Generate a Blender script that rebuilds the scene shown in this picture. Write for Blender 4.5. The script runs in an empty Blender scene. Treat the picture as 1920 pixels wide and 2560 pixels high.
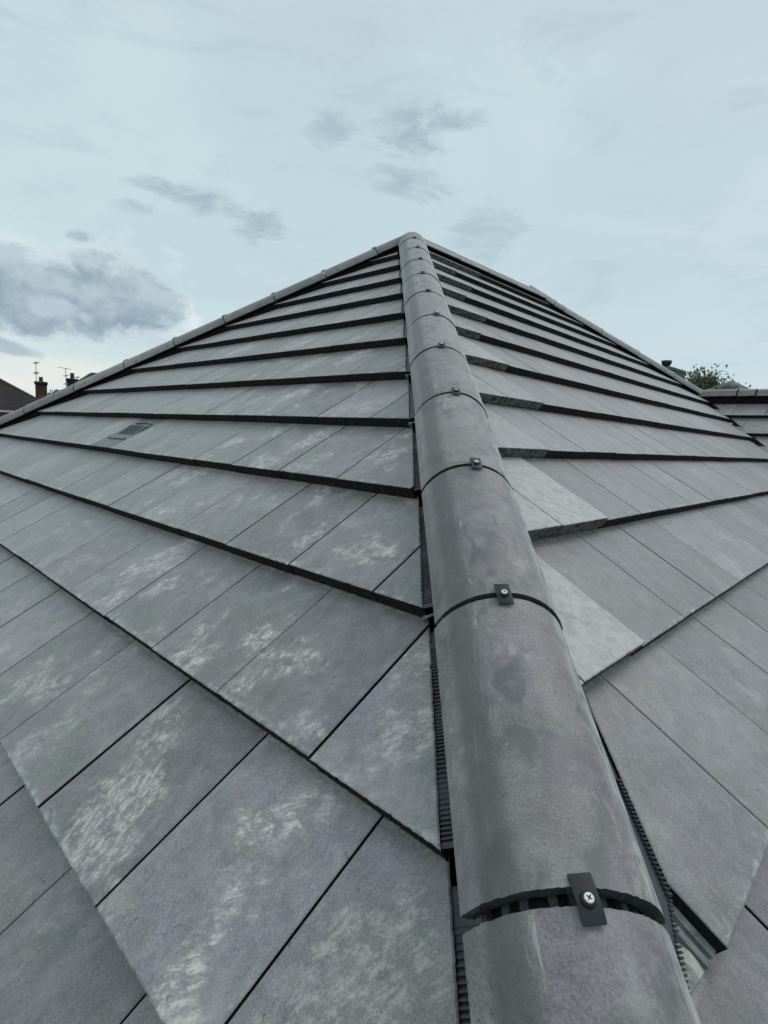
import bpy, math, random
from mathutils import Vector, Matrix

random.seed(7)
S = bpy.context.scene
COL = S.collection
V = Vector
R = math.radians
Z0 = 7.5                                   # height of the main ridge above the ground

# ------------------------------------------------------------------ camera
cam_pos = V((-0.2336, -4.9618, Z0 - 1.6704))
yaw, pit, rol = 0.024174, -0.135154, 0.051465
f_ = V((math.sin(yaw) * math.cos(pit), math.cos(yaw) * math.cos(pit), math.sin(pit)))
r0 = V((math.cos(yaw), -math.sin(yaw), 0))
u0 = r0.cross(f_)
r_ = r0 * math.cos(rol) + u0 * math.sin(rol)
u_ = u0 * math.cos(rol) - r0 * math.sin(rol)
cd = bpy.data.cameras.new('camera')
cam = bpy.data.objects.new('camera', cd)
COL.objects.link(cam)
cam.matrix_world = Matrix(((r_.x, u_.x, -f_.x, cam_pos.x), (r_.y, u_.y, -f_.y, cam_pos.y),
                           (r_.z, u_.z, -f_.z, cam_pos.z), (0, 0, 0, 1)))
cd.sensor_fit = 'HORIZONTAL'
cd.sensor_width = 36
cd.lens = 1378.1 / 1920 * 36
cd.clip_start = 0.02
cd.clip_end = 5000
S.camera = cam

S.view_settings.view_transform = 'Standard'
S.view_settings.look = 'None'
S.view_settings.exposure = 0.0
S.view_settings.gamma = 1.0
S.view_settings.use_curve_mapping = False

# ------------------------------------------------------------------ sun (behind thin overcast)
SUN_EL, SUN_AZ = 52.0, 62.0                # azimuth measured from +Y towards +X
sd = bpy.data.lights.new('sun', 'SUN')
sd.energy = 0.75
sd.angle = R(24)
sd.color = (1.0, 0.965, 0.92)
sun = bpy.data.objects.new('sun', sd)
COL.objects.link(sun)
sdir = V((math.sin(R(SUN_AZ)) * math.cos(R(SUN_EL)), math.cos(R(SUN_AZ)) * math.cos(R(SUN_EL)), math.sin(R(SUN_EL))))
sun.rotation_euler = sdir.to_track_quat('Z', 'Y').to_euler()
sun.location = (0, 0, 30)


# ------------------------------------------------------------------ node helper
class NT:
    def __init__(self, tree):
        self.t = tree
        self.n = tree.nodes
        self.l = tree.links

    def new(self, typ, **kw):
        nd = self.n.new(typ)
        for k, v in kw.items():
            setattr(nd, k, v)
        return nd

    def put(self, sock, val):
        if val is None:
            return
        if isinstance(val, bpy.types.NodeSocket):
            self.l.new(val, sock)
        elif isinstance(val, (tuple, list)) and len(val) == 3 and sock.type == 'RGBA':
            sock.default_value = (*val, 1)
        else:
            sock.default_value = val

    def math(self, op, a, b=None, c=None, clamp=False):
        nd = self.new('ShaderNodeMath', operation=op, use_clamp=clamp)
        self.put(nd.inputs[0], a)
        self.put(nd.inputs[1], b)
        self.put(nd.inputs[2], c)
        return nd.outputs[0]

    def mix(self, fac, a, b, mode='MIX'):
        nd = self.new('ShaderNodeMix', data_type='RGBA', blend_type=mode)
        nd.clamp_factor = True
        self.put(nd.inputs[0], fac)
        self.put(nd.inputs[6], a)
        self.put(nd.inputs[7], b)
        return nd.outputs[2]

    def ramp(self, v, a, b, smooth=True, lo=0.0, hi=1.0):
        nd = self.new('ShaderNodeMapRange')
        nd.interpolation_type = 'SMOOTHSTEP' if smooth else 'LINEAR'
        self.put(nd.inputs[0], v)
        nd.inputs[1].default_value = a
        nd.inputs[2].default_value = b
        nd.inputs[3].default_value = lo
        nd.inputs[4].default_value = hi
        return nd.outputs[0]

    def noise(self, vec, scale, detail=4, rough=0.55, dist=0.0, out=0):
        nd = self.new('ShaderNodeTexNoise')
        self.put(nd.inputs['Vector'], vec)
        nd.inputs['Scale'].default_value = scale
        nd.inputs['Detail'].default_value = detail
        nd.inputs['Roughness'].default_value = rough
        nd.inputs['Distortion'].default_value = dist
        return nd.outputs[out]

    def vmul(self, vec, s):
        nd = self.new('ShaderNodeVectorMath', operation='MULTIPLY')
        self.put(nd.inputs[0], vec)
        nd.inputs[1].default_value = s
        return nd.outputs[0]

    def comb(self, x, y, z):
        nd = self.new('ShaderNodeCombineXYZ')
        self.put(nd.inputs[0], x)
        self.put(nd.inputs[1], y)
        self.put(nd.inputs[2], z)
        return nd.outputs[0]

    def sep(self, v):
        nd = self.new('ShaderNodeSeparateXYZ')
        self.put(nd.inputs[0], v)
        return nd.outputs

    def attr(self, name):
        nd = self.new('ShaderNodeAttribute')
        nd.attribute_name = name
        return nd.outputs['Fac']

    def uv(self):
        nd = self.new('ShaderNodeUVMap')
        nd.uv_map = 'uv'
        return nd.outputs[0]

    def bump(self, h, strength, dist, normal=None):
        nd = self.new('ShaderNodeBump')
        nd.inputs['Strength'].default_value = strength
        nd.inputs['Distance'].default_value = dist
        self.put(nd.inputs['Height'], h)
        if normal is not None:
            self.put(nd.inputs['Normal'], normal)
        return nd.outputs[0]


def srgb(r, g, b):
    f = lambda c: ((c / 255 + 0.055) / 1.055) ** 2.4 if c > 10 else c / 255 / 12.92
    return (f(r), f(g), f(b))


# ------------------------------------------------------------------ sky
W = bpy.data.worlds.new('World')
S.world = W
W.use_nodes = True
nt = NT(W.node_tree)
nt.n.clear()
tc = nt.new('ShaderNodeTexCoord')
D = tc.outputs['Generated']
sx, sy, sz = nt.sep(D)
DEG = 180 / math.pi
az = nt.math('MULTIPLY', nt.math('ARCTAN2', sx, sy), DEG)
el = nt.math('MULTIPLY', nt.math('ARCSINE', sz), DEG)
sky = nt.new('ShaderNodeTexSky', sky_type='NISHITA')
sky.sun_disc = False
sky.sun_elevation = R(SUN_EL)
sky.sun_rotation = R(SUN_AZ)
sky.air_density = 1.0
sky.dust_density = 2.0
K = 10.0                                    # colours below are display values; strength is 1/K


def kc(r, g, b):
    c = srgb(r, g, b)
    return (c[0] * K, c[1] * K, c[2] * K)


# thick high overcast: cyan-white to lilac-grey, slow variation
Dst = nt.vmul(D, (1.0, 1.0, 1.7))
big = nt.noise(Dst, 1.7, 5, 0.5, 0.4)
big = nt.ramp(big, 0.38, 0.64)
base = nt.mix(big, kc(208, 231, 233), kc(196, 218, 224))
hi = nt.ramp(el, 20, 42)
base = nt.mix(hi, base, nt.mix(big, kc(203, 222, 226), kc(192, 209, 220)))
rgt = nt.math('MULTIPLY', nt.ramp(az, -2, 34), 0.42)
base = nt.mix(rgt, base, kc(196, 213, 224))
# faint wisps everywhere
wv = nt.vmul(D, (1.0, 1.0, 3.2))
ws = nt.noise(wv, 6.0, 8, 0.62, 0.9)
base = nt.mix(nt.math('MULTIPLY', nt.ramp(ws, 0.50, 0.74), 0.42), base, kc(176, 195, 208))
base = nt.mix(nt.math('MULTIPLY', nt.ramp(nt.noise(wv, 3.1, 6, 0.55, 0.5), 0.5, 0.75), 0.35), base, kc(214, 230, 235))
# pale cream band along the horizon
cream = nt.math('MULTIPLY', nt.ramp(el, 8.5, 3.0), nt.ramp(az, 10, -22))
cream = nt.math('MULTIPLY', cream, nt.ramp(nt.noise(nt.vmul(D, (1, 1, 6)), 5.0, 6, 0.6, 0.3), 0.22, 0.52))
base = nt.mix(cream, base, kc(236, 238, 232))

# individual darker clouds (azimuth, elevation, half sizes in degrees, tilt, density)
Dn = nt.vmul(D, (1, 1, 1.25))
off = nt.new('ShaderNodeVectorMath', operation='ADD')
nt.put(off.inputs[0], Dn)
off.inputs[1].default_value = (0.016, 0.0, 0.030)
n1 = nt.noise(Dn, 9.0, 12, 0.58, 0.25)
n1b = nt.noise(off.outputs[0], 9.0, 12, 0.58, 0.25)
n2 = nt.noise(nt.vmul(D, (1, 1, 2.6)), 13.0, 12, 0.66, 0.5)
nn = nt.math('ADD', nt.math('MULTIPLY', nt.math('SUBTRACT', n1, 0.5), 7.0),
             nt.math('MULTIPLY', nt.math('SUBTRACT', n2, 0.5), 2.5))
nw = nt.math('MULTIPLY', nt.math('SUBTRACT', n2, 0.5), 8.0)
lit = nt.ramp(nt.math('SUBTRACT', n1, n1b), -0.10, 0.14)


def cloud(col, a0, e0, ra, re, tilt, dens, color, soft=0.55, wob=1.0, field=None):
    da = nt.math('SUBTRACT', az, a0)
    de = nt.math('SUBTRACT', el, e0)
    c, s = math.cos(R(tilt)), math.sin(R(tilt))
    x = nt.math('ADD', nt.math('MULTIPLY', da, c / ra), nt.math('MULTIPLY', de, s / ra))
    y = nt.math('ADD', nt.math('MULTIPLY', da, -s / re), nt.math('MULTIPLY', de, c / re))
    r2 = nt.math('ADD', nt.math('MULTIPLY', x, x), nt.math('MULTIPLY', y, y))
    v = nt.math('ADD', nt.math('SUBTRACT', 1.0, r2), nt.math('MULTIPLY', field or nn, wob))
    m = nt.math('MULTIPLY', nt.ramp(v, 0.0, soft), dens)
    return nt.mix(m, col, color)


sh = nt.mix(lit, kc(152, 173, 184), kc(190, 209, 216))
sh = nt.mix(nt.ramp(el, 14.5, 7.5), sh, nt.mix(lit, kc(141, 161, 178), kc(172, 190, 202)))
pale = nt.mix(lit, kc(196, 211, 221), kc(228, 238, 241))
base = cloud(base, -20.6, 9.6, 4.4, 3.2, -10, 0.85, pale, 0.9, 0.9)          # bright puffs at its foot
base = cloud(base, -27.0, 11.6, 9.8, 5.0, 6, 0.75, kc(220, 234, 238), 0.8, 0.65)    # bright rim
base = cloud(base, -26.6, 11.2, 8.6, 4.1, 6, 0.97, sh, 0.75, 0.62)
base = cloud(base, -33.2, 10.0, 5.4, 3.9, 0, 0.9, sh, 0.9, 0.65)
base = cloud(base, -29.3, 9.4, 2.4, 1.0, -8, 0.6, kc(198, 214, 224), 1.0, 0.75)
base = cloud(base, -27.5, 15.5, 1.7, 0.7, 0, 0.8, kc(166, 183, 197), 0.7, 0.6)
base = cloud(base, -33.5, 6.1, 3.4, 0.75, -14, 0.75, kc(164, 182, 196), 0.8, 0.4)
base = cloud(base, -18.4, 20.0, 6.0, 1.3, -7, 0.75, kc(158, 179, 192), 1.5, 0.62, nw)
base = cloud(base, -12.0, 18.6, 3.0, 1.5, 10, 0.8, kc(158, 179, 192), 1.5, 0.62, nw)
base = cloud(base, -23.0, 18.4, 3.0, .8, 0, 0.55, kc(165, 184, 199), 1.5, 0.7, nw)
base = cloud(base, -6.2, 26.6, 3.0, 1.5, 0, 0.6, kc(160, 180, 196), 1.5, 0.7, nw)
base = cloud(base, 3.9, 26.9, 5.8, 2.1, 3, 0.85, kc(158, 179, 192), 1.5, 0.62, nw)
base = cloud(base, 1.8, 23.2, 5.4, 1.5, -6, 0.75, kc(162, 183, 195), 1.5, 0.62, nw)
base = cloud(base, -1.5, 28.5, 11, 5.5, 0, 0.22, kc(178, 197, 208), 2.0, 0.6, nw)
base = cloud(base, 9.6, 19.3, 5.0, 2.8, 0, 0.65, kc(170, 189, 200), 1.6, 0.6, nw)
ov = nt.mix(0.97, nt.vmul(sky.outputs[0], (1, 1, 1)), base)
below = nt.ramp(el, -1.0, -6.0)
ov = nt.mix(below, ov, kc(92, 98, 92))
bg = nt.new('ShaderNodeBackground')
nt.put(bg.inputs[0], ov)
bg.inputs[1].default_value = 1.0 / K
wo = nt.new('ShaderNodeOutputWorld')
nt.l.new(bg.outputs[0], wo.inputs[0])


# ------------------------------------------------------------------ materials
def new_mat(name):
    m = bpy.data.materials.new(name)
    m.use_nodes = True
    t = NT(m.node_tree)
    t.n.clear()
    o = t.new('ShaderNodeOutputMaterial')
    b = t.new('ShaderNodeBsdfPrincipled')
    t.l.new(b.outputs[0], o.inputs[0])
    return m, t, b


def concrete_mat(name, cap=False):
    """smooth grey concrete tile: bluish, greenish and warm cast, brushed grain, white lime scuffs, specks"""
    m, t, b = new_mat(name)
    uv = t.uv()
    x, y, _ = t.sep(uv)
    rnd = t.attr('rnd')
    wear = t.attr('wear')
    dust = t.attr('dust')
    z = t.math('MULTIPLY', rnd, 43.0)
    P = t.comb(x, y, z)
    cast = t.noise(P, 5.0, 4, 0.5, 0.6)
    cast2 = t.noise(t.comb(y, x, t.math('ADD', z, 9.0)), 7.0, 4, 0.5, 0.5)
    c = t.mix(t.ramp(cast, 0.36, 0.62), (0.209, 0.187, 0.182), (0.206, 0.184, 0.205))
    c = t.mix(t.math('MULTIPLY', t.ramp(cast2, 0.50, 0.66), 0.85), c, (0.172, 0.170, 0.160))
    c = t.mix(t.math('MULTIPLY', t.ramp(cast2, 0.44, 0.30), 0.6), c, (0.205, 0.188, 0.180))
    # each tile its own batch tone
    tone = t.ramp(rnd, 0, 1, False, 0.78, 1.18)
    c = t.mix(1.0, c, t.comb(tone, tone, tone), 'MULTIPLY')
    if cap:
        c = t.mix(1.0, c, (1.07, 1.05, 1.04), 'MULTIPLY')
    # weathering in clouds of several sizes, then short brushed grain and grit
    wz = t.noise(P, 22.0, 9, 0.70, 0.5)
    wm = t.ramp(wz, 0.30, 0.70, False, *((0.84, 1.16) if cap else (0.74, 1.26)))
    c = t.mix(1.0, c, t.comb(wm, wm, wm), 'MULTIPLY')
    if cap:
        Q = t.comb(t.math('MULTIPLY', t.math('ADD', x, t.math('MULTIPLY', y, 0.75)), 16.0),
                   t.math('MULTIPLY', t.math('SUBTRACT', y, t.math('MULTIPLY', x, 0.65)), 60.0), z)
    else:
        Q = t.comb(t.math('MULTIPLY', x, 80.0), t.math('MULTIPLY', t.math('ADD', y, t.math('MULTIPLY', x, 0.25)), 30.0), z)
    g = t.noise(Q, 1.0, 8, 0.68, 1.2)
    gm = t.ramp(g, 0.28, 0.74, False, *((0.86, 1.16) if cap else (0.76, 1.26)))
    c = t.mix(0.9, c, t.comb(gm, gm, gm), 'MULTIPLY')
    fine = t.noise(P, 330.0, 3, 0.65)
    fm = t.ramp(fine, 0.3, 0.7, False, 0.62, 1.38)
    c = t.mix(1.0, c, t.comb(fm, fm, fm), 'MULTIPLY')
    # thin pale lime bloom, cloudy
    bl = t.noise(t.comb(t.math('MULTIPLY', x, 1.0), t.math('MULTIPLY', y, 0.6), z), 9.0, 10, 0.72, 0.8)
    blm = t.math('MULTIPLY', t.ramp(bl, 0.46, 0.76), t.math('ADD', 0.22, t.math('MULTIPLY', wear, 0.35)))
    c = t.mix(blm, c, (0.40, 0.385, 0.38))
    # chalky scuffs: a patch per tile, brushed in the tile's own direction, with curled tread lines
    ang = t.math('ADD', 0.25, t.math('MULTIPLY', t.math('SUBTRACT', rnd, 0.5), 1.1))
    ca_, sa_ = t.math('COSINE', ang), t.math('SINE', ang)
    xr_ = t.math('ADD', t.math('MULTIPLY', x, ca_), t.math('MULTIPLY', y, sa_))
    yr_ = t.math('SUBTRACT', t.math('MULTIPLY', y, ca_), t.math('MULTIPLY', x, sa_))
    scn = t.new('ShaderNodeAttribute')
    scn.attribute_name = 'scuff'
    s_x, s_y, s_r = t.sep(scn.outputs['Vector'])
    dx_ = t.math('SUBTRACT', x, s_x)
    dy_ = t.math('SUBTRACT', y, s_y)
    dr_ = t.math('ADD', t.math('MULTIPLY', dx_, ca_), t.math('MULTIPLY', dy_, sa_))
    du_ = t.math('SUBTRACT', t.math('MULTIPLY', dy_, ca_), t.math('MULTIPLY', dx_, sa_))
    dd = t.math('SQRT', t.math('ADD', t.math('MULTIPLY', t.math('MULTIPLY', dr_, dr_), 3.2), t.math('MULTIPLY', du_, du_)))
    wob = t.noise(t.comb(x, y, t.math('ADD', z, 3.0)), 17.0, 6, 0.66, 0.3)
    sp = t.math('ADD', t.math('SUBTRACT', s_r, dd), t.math('MULTIPLY', t.math('SUBTRACT', wob, 0.5), 0.34))
    sp = t.math('MAXIMUM', sp, t.math('MULTIPLY', t.math('SUBTRACT', t.noise(t.comb(x, t.math('MULTIPLY', y, 0.8), t.math('ADD', z, 21.0)), 6.5, 5, 0.6, 0.3), 0.575), 0.45))
    area = t.ramp(sp, -0.012, 0.034)
    st = t.comb(t.math('MULTIPLY', xr_, 125.0), t.math('MULTIPLY', yr_, 34.0), z)
    s1 = t.noise(st, 1.0, 9, 0.80, 0.35)
    s2 = t.noise(P, 34.0, 8, 0.76, 0.3)
    brushed = t.math('MULTIPLY', t.ramp(s1, 0.44, 0.58), t.ramp(s2, 0.41, 0.56))
    rg = t.noise(t.comb(t.math('MULTIPLY', xr_, 1.7), yr_, t.math('ADD', z, 7.)), 30.0, 3, 0.6, 1.2)
    tread = t.math('MULTIPLY', t.ramp(t.math('ABSOLUTE', t.math('SUBTRACT', rg, 0.5)), 0.034, 0.008), t.ramp(s2, 0.40, 0.56))
    tread = t.math('MULTIPLY', tread, t.ramp(sp, 0.0, 0.05))
    sm = t.math('MAXIMUM', brushed, t.math('MULTIPLY', tread, 0.8))
    sm = t.math('MULTIPLY', t.math('MULTIPLY', sm, area), t.math('MULTIPLY', wear, 0.95), clamp=True)
    # haze of chalk around the scuffs
    c = t.mix(t.math('MULTIPLY', t.math('MULTIPLY', t.ramp(sp, -0.05, 0.05), t.ramp(s2, 0.3, 0.7)), t.math('MULTIPLY', wear, 0.42)), c, (0.38, 0.365, 0.36))
    c = t.mix(sm, c, (0.72, 0.645, 0.59))
    # dusty cut tiles
    dn = t.math('MULTIPLY', dust, t.ramp(t.noise(P, 30.0, 9, 0.74, 0.3), 0.24, 0.66))
    c = t.mix(dn, c, (0.48, 0.455, 0.425))
    # specks: white crumbs, dark pits
    vo = t.new('ShaderNodeTexVoronoi')
    t.put(vo.inputs['Vector'], P)
    vo.inputs['Scale'].default_value = 62.0
    keep = t.sep(vo.outputs['Color'])
    dot = t.math('MULTIPLY', t.math('LESS_THAN', vo.outputs['Distance'], t.math('MULTIPLY', keep[1], 0.10)),
                 t.math('GREATER_THAN', keep[0], 0.90))
    c = t.mix(t.math('MULTIPLY', dot, 0.85), c, (0.55, 0.56, 0.54))
    pit = t.math('MULTIPLY', t.ramp(t.noise(t.comb(x, y, t.math('ADD', z, 17.)), 120.0, 3, 0.6), 0.62, 0.70),
                 t.ramp(t.noise(P, 8.0, 3, 0.5), 0.5, 0.62))
    c = t.mix(t.math('MULTIPLY', pit, 0.8), c, (0.05, 0.05, 0.055))
    if cap:
        # white scrape lines along both flanks and grimy smudges on the crown
        side = t.math('MULTIPLY', t.ramp(x, 0.076, 0.112), t.math('MULTIPLY', wear, 2.86), clamp=True)
        ln = t.noise(t.comb(t.math('MULTIPLY', x, 75.0), t.math('MULTIPLY', t.math('ADD', y, t.math('MULTIPLY', x, 1.2)), 9.0), z), 1.0, 8, 0.68, 1.2)
        c = t.mix(t.math('MULTIPLY', t.math('MULTIPLY', side, t.ramp(ln, 0.38, 0.58)), 0.9), c, (0.58, 0.585, 0.56))
        left = t.math('MULTIPLY', t.math('MULTIPLY', t.ramp(x, -0.045, -0.060), t.ramp(x, -0.105, -0.085)), t.math('MULTIPLY', wear, 2.86))
        ln2 = t.noise(t.comb(t.math('MULTIPLY', x, 120.0), t.math('MULTIPLY', y, 13.0), t.math('ADD', z, 5.)), 1.0, 8, 0.66, 1.0)
        c = t.mix(t.math('MULTIPLY', t.math('MULTIPLY', left, t.ramp(ln2, 0.56, 0.68)), 0.85), c, (0.50, 0.50, 0.45))
        sg = t.noise(t.comb(t.math('MULTIPLY', x, 1.5), y, t.math('ADD', z, 11.)), 13.0, 3, 0.5, 0.8)
        c = t.mix(t.math('MULTIPLY', t.ramp(sg, 0.54, 0.68), 0.65), c, (0.088, 0.092, 0.088))
        sg2 = t.noise(t.comb(x, y, t.math('ADD', z, 31.)), 9.0, 3, 0.5, 0.8)
        c = t.mix(t.math('MULTIPLY', t.ramp(sg2, 0.53, 0.68), 0.45), c, (0.108, 0.100, 0.128))
        dz_ = t.noise(t.comb(t.math('MULTIPLY', x, 1.3), y, t.math('ADD', z, 53.)), 15.0, 9, 0.74, 0.7)
        c = t.mix(t.math('MULTIPLY', t.ramp(dz_, 0.50, 0.74), 0.42), c, (0.38, 0.36, 0.335))
        shade_grime = t.math('MULTIPLY', t.ramp(x, -0.050, -0.078), t.ramp(x, -0.125, -0.100))  # left-flank shading plus grime, painted into the colour as a dark band
        c = t.mix(t.math('MULTIPLY', shade_grime, 0.7), c, (0.070, 0.068, 0.064))
    else:
        # pale chips along the bottom edge
        ch = t.math('MULTIPLY', t.ramp(y, 0.018, 0.003), t.math('MULTIPLY', t.ramp(t.noise(P, 55.0, 5, 0.7, 0.5), 0.44, 0.62), t.ramp(t.noise(P, 11.0, 3, 0.6), 0.44, 0.60)))
        c = t.mix(t.math('MULTIPLY', ch, 0.9), c, (0.46, 0.47, 0.45))
        ch2 = t.math('MULTIPLY', t.ramp(y, 0.055, 0.004), t.ramp(t.noise(P, 24.0, 7, 0.7, 0.8), 0.56, 0.72))
        c = t.mix(t.math('MULTIPLY', ch2, 0.55), c, (0.48, 0.49, 0.47))
    if not cap:
        foot = t.math('MULTIPLY', t.ramp(y, 0.334, 0.3415), t.ramp(t.noise(P, 60.0, 5, 0.7, 0.3), 0.42, 0.60))
        c = t.mix(t.math('MULTIPLY', foot, 0.55), c, (0.42, 0.40, 0.37))
    t.put(b.inputs['Base Color'], c)
    ro = t.math('ADD', 0.48 if cap else 0.36, t.math('MULTIPLY', t.noise(P, 12.0, 4, 0.6), 0.14))
    t.put(b.inputs['Roughness'], t.math('ADD', ro, t.math('MULTIPLY', sm, 0.3)))
    b.inputs['Specular IOR Level'].default_value = 0.8 if cap else 1.0
    b.inputs['Sheen Weight'].default_value = 0.18 if cap else 0.22
    b.inputs['Sheen Roughness'].default_value = 0.45
    h = t.math('ADD', t.math('MULTIPLY', g, 0.7), t.math('MULTIPLY', fine, 0.35))
    n = t.bump(t.math('ADD', h, t.math('MULTIPLY', wz, 0.8)), 0.55, 0.002)
    n = t.bump(t.noise(P, 16.0, 3, 0.5, 0.3), 0.35, 0.004, n)
    t.put(b.inputs['Normal'], n)
    return m


M = {}
M['tile'] = concrete_mat('concrete_tile')
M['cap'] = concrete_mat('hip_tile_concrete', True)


def simple(name, col, rough=0.7, nscale=30.0, var=0.3, bump=0.3, bdist=0.002, metal=0.0, col2=None, thr=(0.4, 0.65), coord='Object', spec=0.5):
    m, t, b = new_mat(name)
    tcn = t.new('ShaderNodeTexCoord')
    P = tcn.outputs[coord]
    n1 = t.noise(P, nscale, 6, 0.62, 0.2)
    k = t.ramp(n1, 0.25, 0.75, False, 1 - var, 1 + var)
    c = t.mix(1.0, col, t.comb(k, k, k), 'MULTIPLY')
    if col2:
        c = t.mix(t.ramp(t.noise(P, nscale * 0.45, 5, 0.6, 0.6), *thr), c, col2)
    t.put(b.inputs['Base Color'], c)
    b.inputs['Roughness'].default_value = rough
    b.inputs['Metallic'].default_value = metal
    b.inputs['Specular IOR Level'].default_value = spec
    if bump:
        t.put(b.inputs['Normal'], t.bump(t.noise(P, nscale * 2.5, 4, 0.6), bump, bdist))
    return m


M['edge'] = simple('tile_edge', (0.018, 0.021, 0.021), 0.9, 150, 0.6, 1.0, 0.008, col2=(0.11, 0.11, 0.10), thr=(0.58, 0.74), spec=0.25)
M['edge_cut'] = simple('cut_tile_edge', (0.16, 0.16, 0.15), 0.9, 90, 0.5, 1.0, 0.004, col2=(0.045, 0.05, 0.05), thr=(0.45, 0.6), spec=0.3)
M['cap_end'] = simple('hip_tile_end', (0.055, 0.062, 0.064), 0.85, 60, 0.4, 0.8, 0.003, col2=(0.12, 0.13, 0.13), thr=(0.55, 0.7), spec=0.3)
M['black'] = simple('black_plastic', (0.011, 0.012, 0.015), 0.45, 40, 0.25, 0.1, 0.001)
M['roll'] = simple('roll_foil', (0.052, 0.060, 0.070), 0.5, 60, 0.2, 0.1, 0.001)
M['rib'] = simple('union_rib', (0.075, 0.085, 0.09), 0.6, 60, 0.2, 0.1, 0.001)
M['deck'] = simple('underlay', (0.012, 0.012, 0.013), 0.9, 20, 0.2, 0.2)
M['void'] = simple('matt_black_roll', (0.010, 0.010, 0.011), 1.0, 20, 0.2, 0.0, spec=0.05)
M['roll2'] = simple('ribbed_roll', (0.055, 0.058, 0.067), 0.55, 45, 0.35, 0.0, col2=(0.10, 0.10, 0.10), thr=(0.58, 0.78))
M['steel'] = simple('screw_steel', (0.80, 0.80, 0.78), 0.35, 200, 0.1, 0.0, metal=0.55)
M['clip_metal'] = simple('clip_metal', (0.62, 0.64, 0.65), 0.4, 90, 0.2, 0.1, metal=0.6)
M['mortar'] = simple('mortar', (0.46, 0.45, 0.41), 0.9, 45, 0.3, 1.0, 0.004, col2=(0.11, 0.115, 0.11), thr=(0.48, 0.60))
M['flange'] = simple('tile_side_lock', (0.19, 0.20, 0.20), 0.85, 55, 0.3, 0.6, 0.002, col2=(0.32, 0.32, 0.30), thr=(0.52, 0.68))
M['vent'] = simple('vent_plastic', (0.165, 0.175, 0.178), 0.5, 10, 0.08, 0.05)
M['vent_dark'] = simple('vent_louvre', (0.055, 0.066, 0.066), 0.6, 30, 0.2, 0.1)
M['wall'] = simple('brick_wall', (0.26, 0.12, 0.085), 0.9, 9, 0.25, 0.6, 0.01, col2=(0.20, 0.13, 0.10))
M['render'] = simple('white_render', (0.62, 0.61, 0.57), 0.9, 5, 0.06, 0.3, 0.004)
M['gutter'] = simple('gutter_plastic', (0.02, 0.02, 0.022), 0.4, 20, 0.1, 0.0)
M['old_tile'] = simple('old_clay_tile', (0.060, 0.036, 0.032), 0.9, 1.3, 0.45, 0.8, 0.03, col2=(0.036, 0.033, 0.036), thr=(0.42, 0.60))
M['old_moss'] = simple('old_mossy_tile', (0.030, 0.036, 0.033), 0.9, 2.0, 0.4, 0.8, 0.03, col2=(0.045, 0.042, 0.04), thr=(0.5, 0.65))
M['old_ridge'] = simple('old_ridge_tile', (0.075, 0.066, 0.060), 0.9, 3.0, 0.45, 0.6, 0.02, col2=(0.13, 0.12, 0.11), thr=(0.5, 0.62))
M['chim'] = simple('chimney_brick', (0.16, 0.055, 0.040), 0.9, 3.0, 0.4, 0.6, 0.02, col2=(0.075, 0.040, 0.032), thr=(0.45, 0.6))
M['soot'] = simple('sooty_brick', (0.030, 0.027, 0.025), 0.9, 3.0, 0.3, 0.6, 0.02)
M['pot'] = simple('chimney_pot_clay', (0.07, 0.05, 0.042), 0.85, 5.0, 0.3, 0.3, 0.01)
M['aerial'] = simple('aerial_metal', (0.16, 0.17, 0.18), 0.5, 5.0, 0.1, 0.0, metal=0.5)
M['moss'] = simple('mossy_concrete', (0.13, 0.155, 0.125), 0.95, 18, 0.4, 0.9, 0.02, col2=(0.19, 0.20, 0.18), thr=(0.45, 0.6))
M['far_tile'] = simple('weathered_grey_tile', (0.15, 0.16, 0.155), 0.8, 3, 0.3, 0.5, 0.02)
M['far_cap'] = simple('weathered_ridge', (0.20, 0.21, 0.20), 0.85, 6, 0.35, 0.5, 0.02, col2=(0.12, 0.14, 0.115))
M['leaf'] = simple('leaf_green', (0.100, 0.120, 0.062), 0.65, 1.4, 0.55, 0.0, col2=(0.12, 0.125, 0.07), thr=(0.45, 0.6))
M['bark'] = simple('bark', (0.09, 0.075, 0.06), 0.9, 12, 0.3, 0.6, 0.02)
M['grass'] = simple('grass_ground', (0.06, 0.085, 0.04), 0.95, 0.25, 0.4, 0.3, 0.05, col2=(0.09, 0.09, 0.06))


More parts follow.
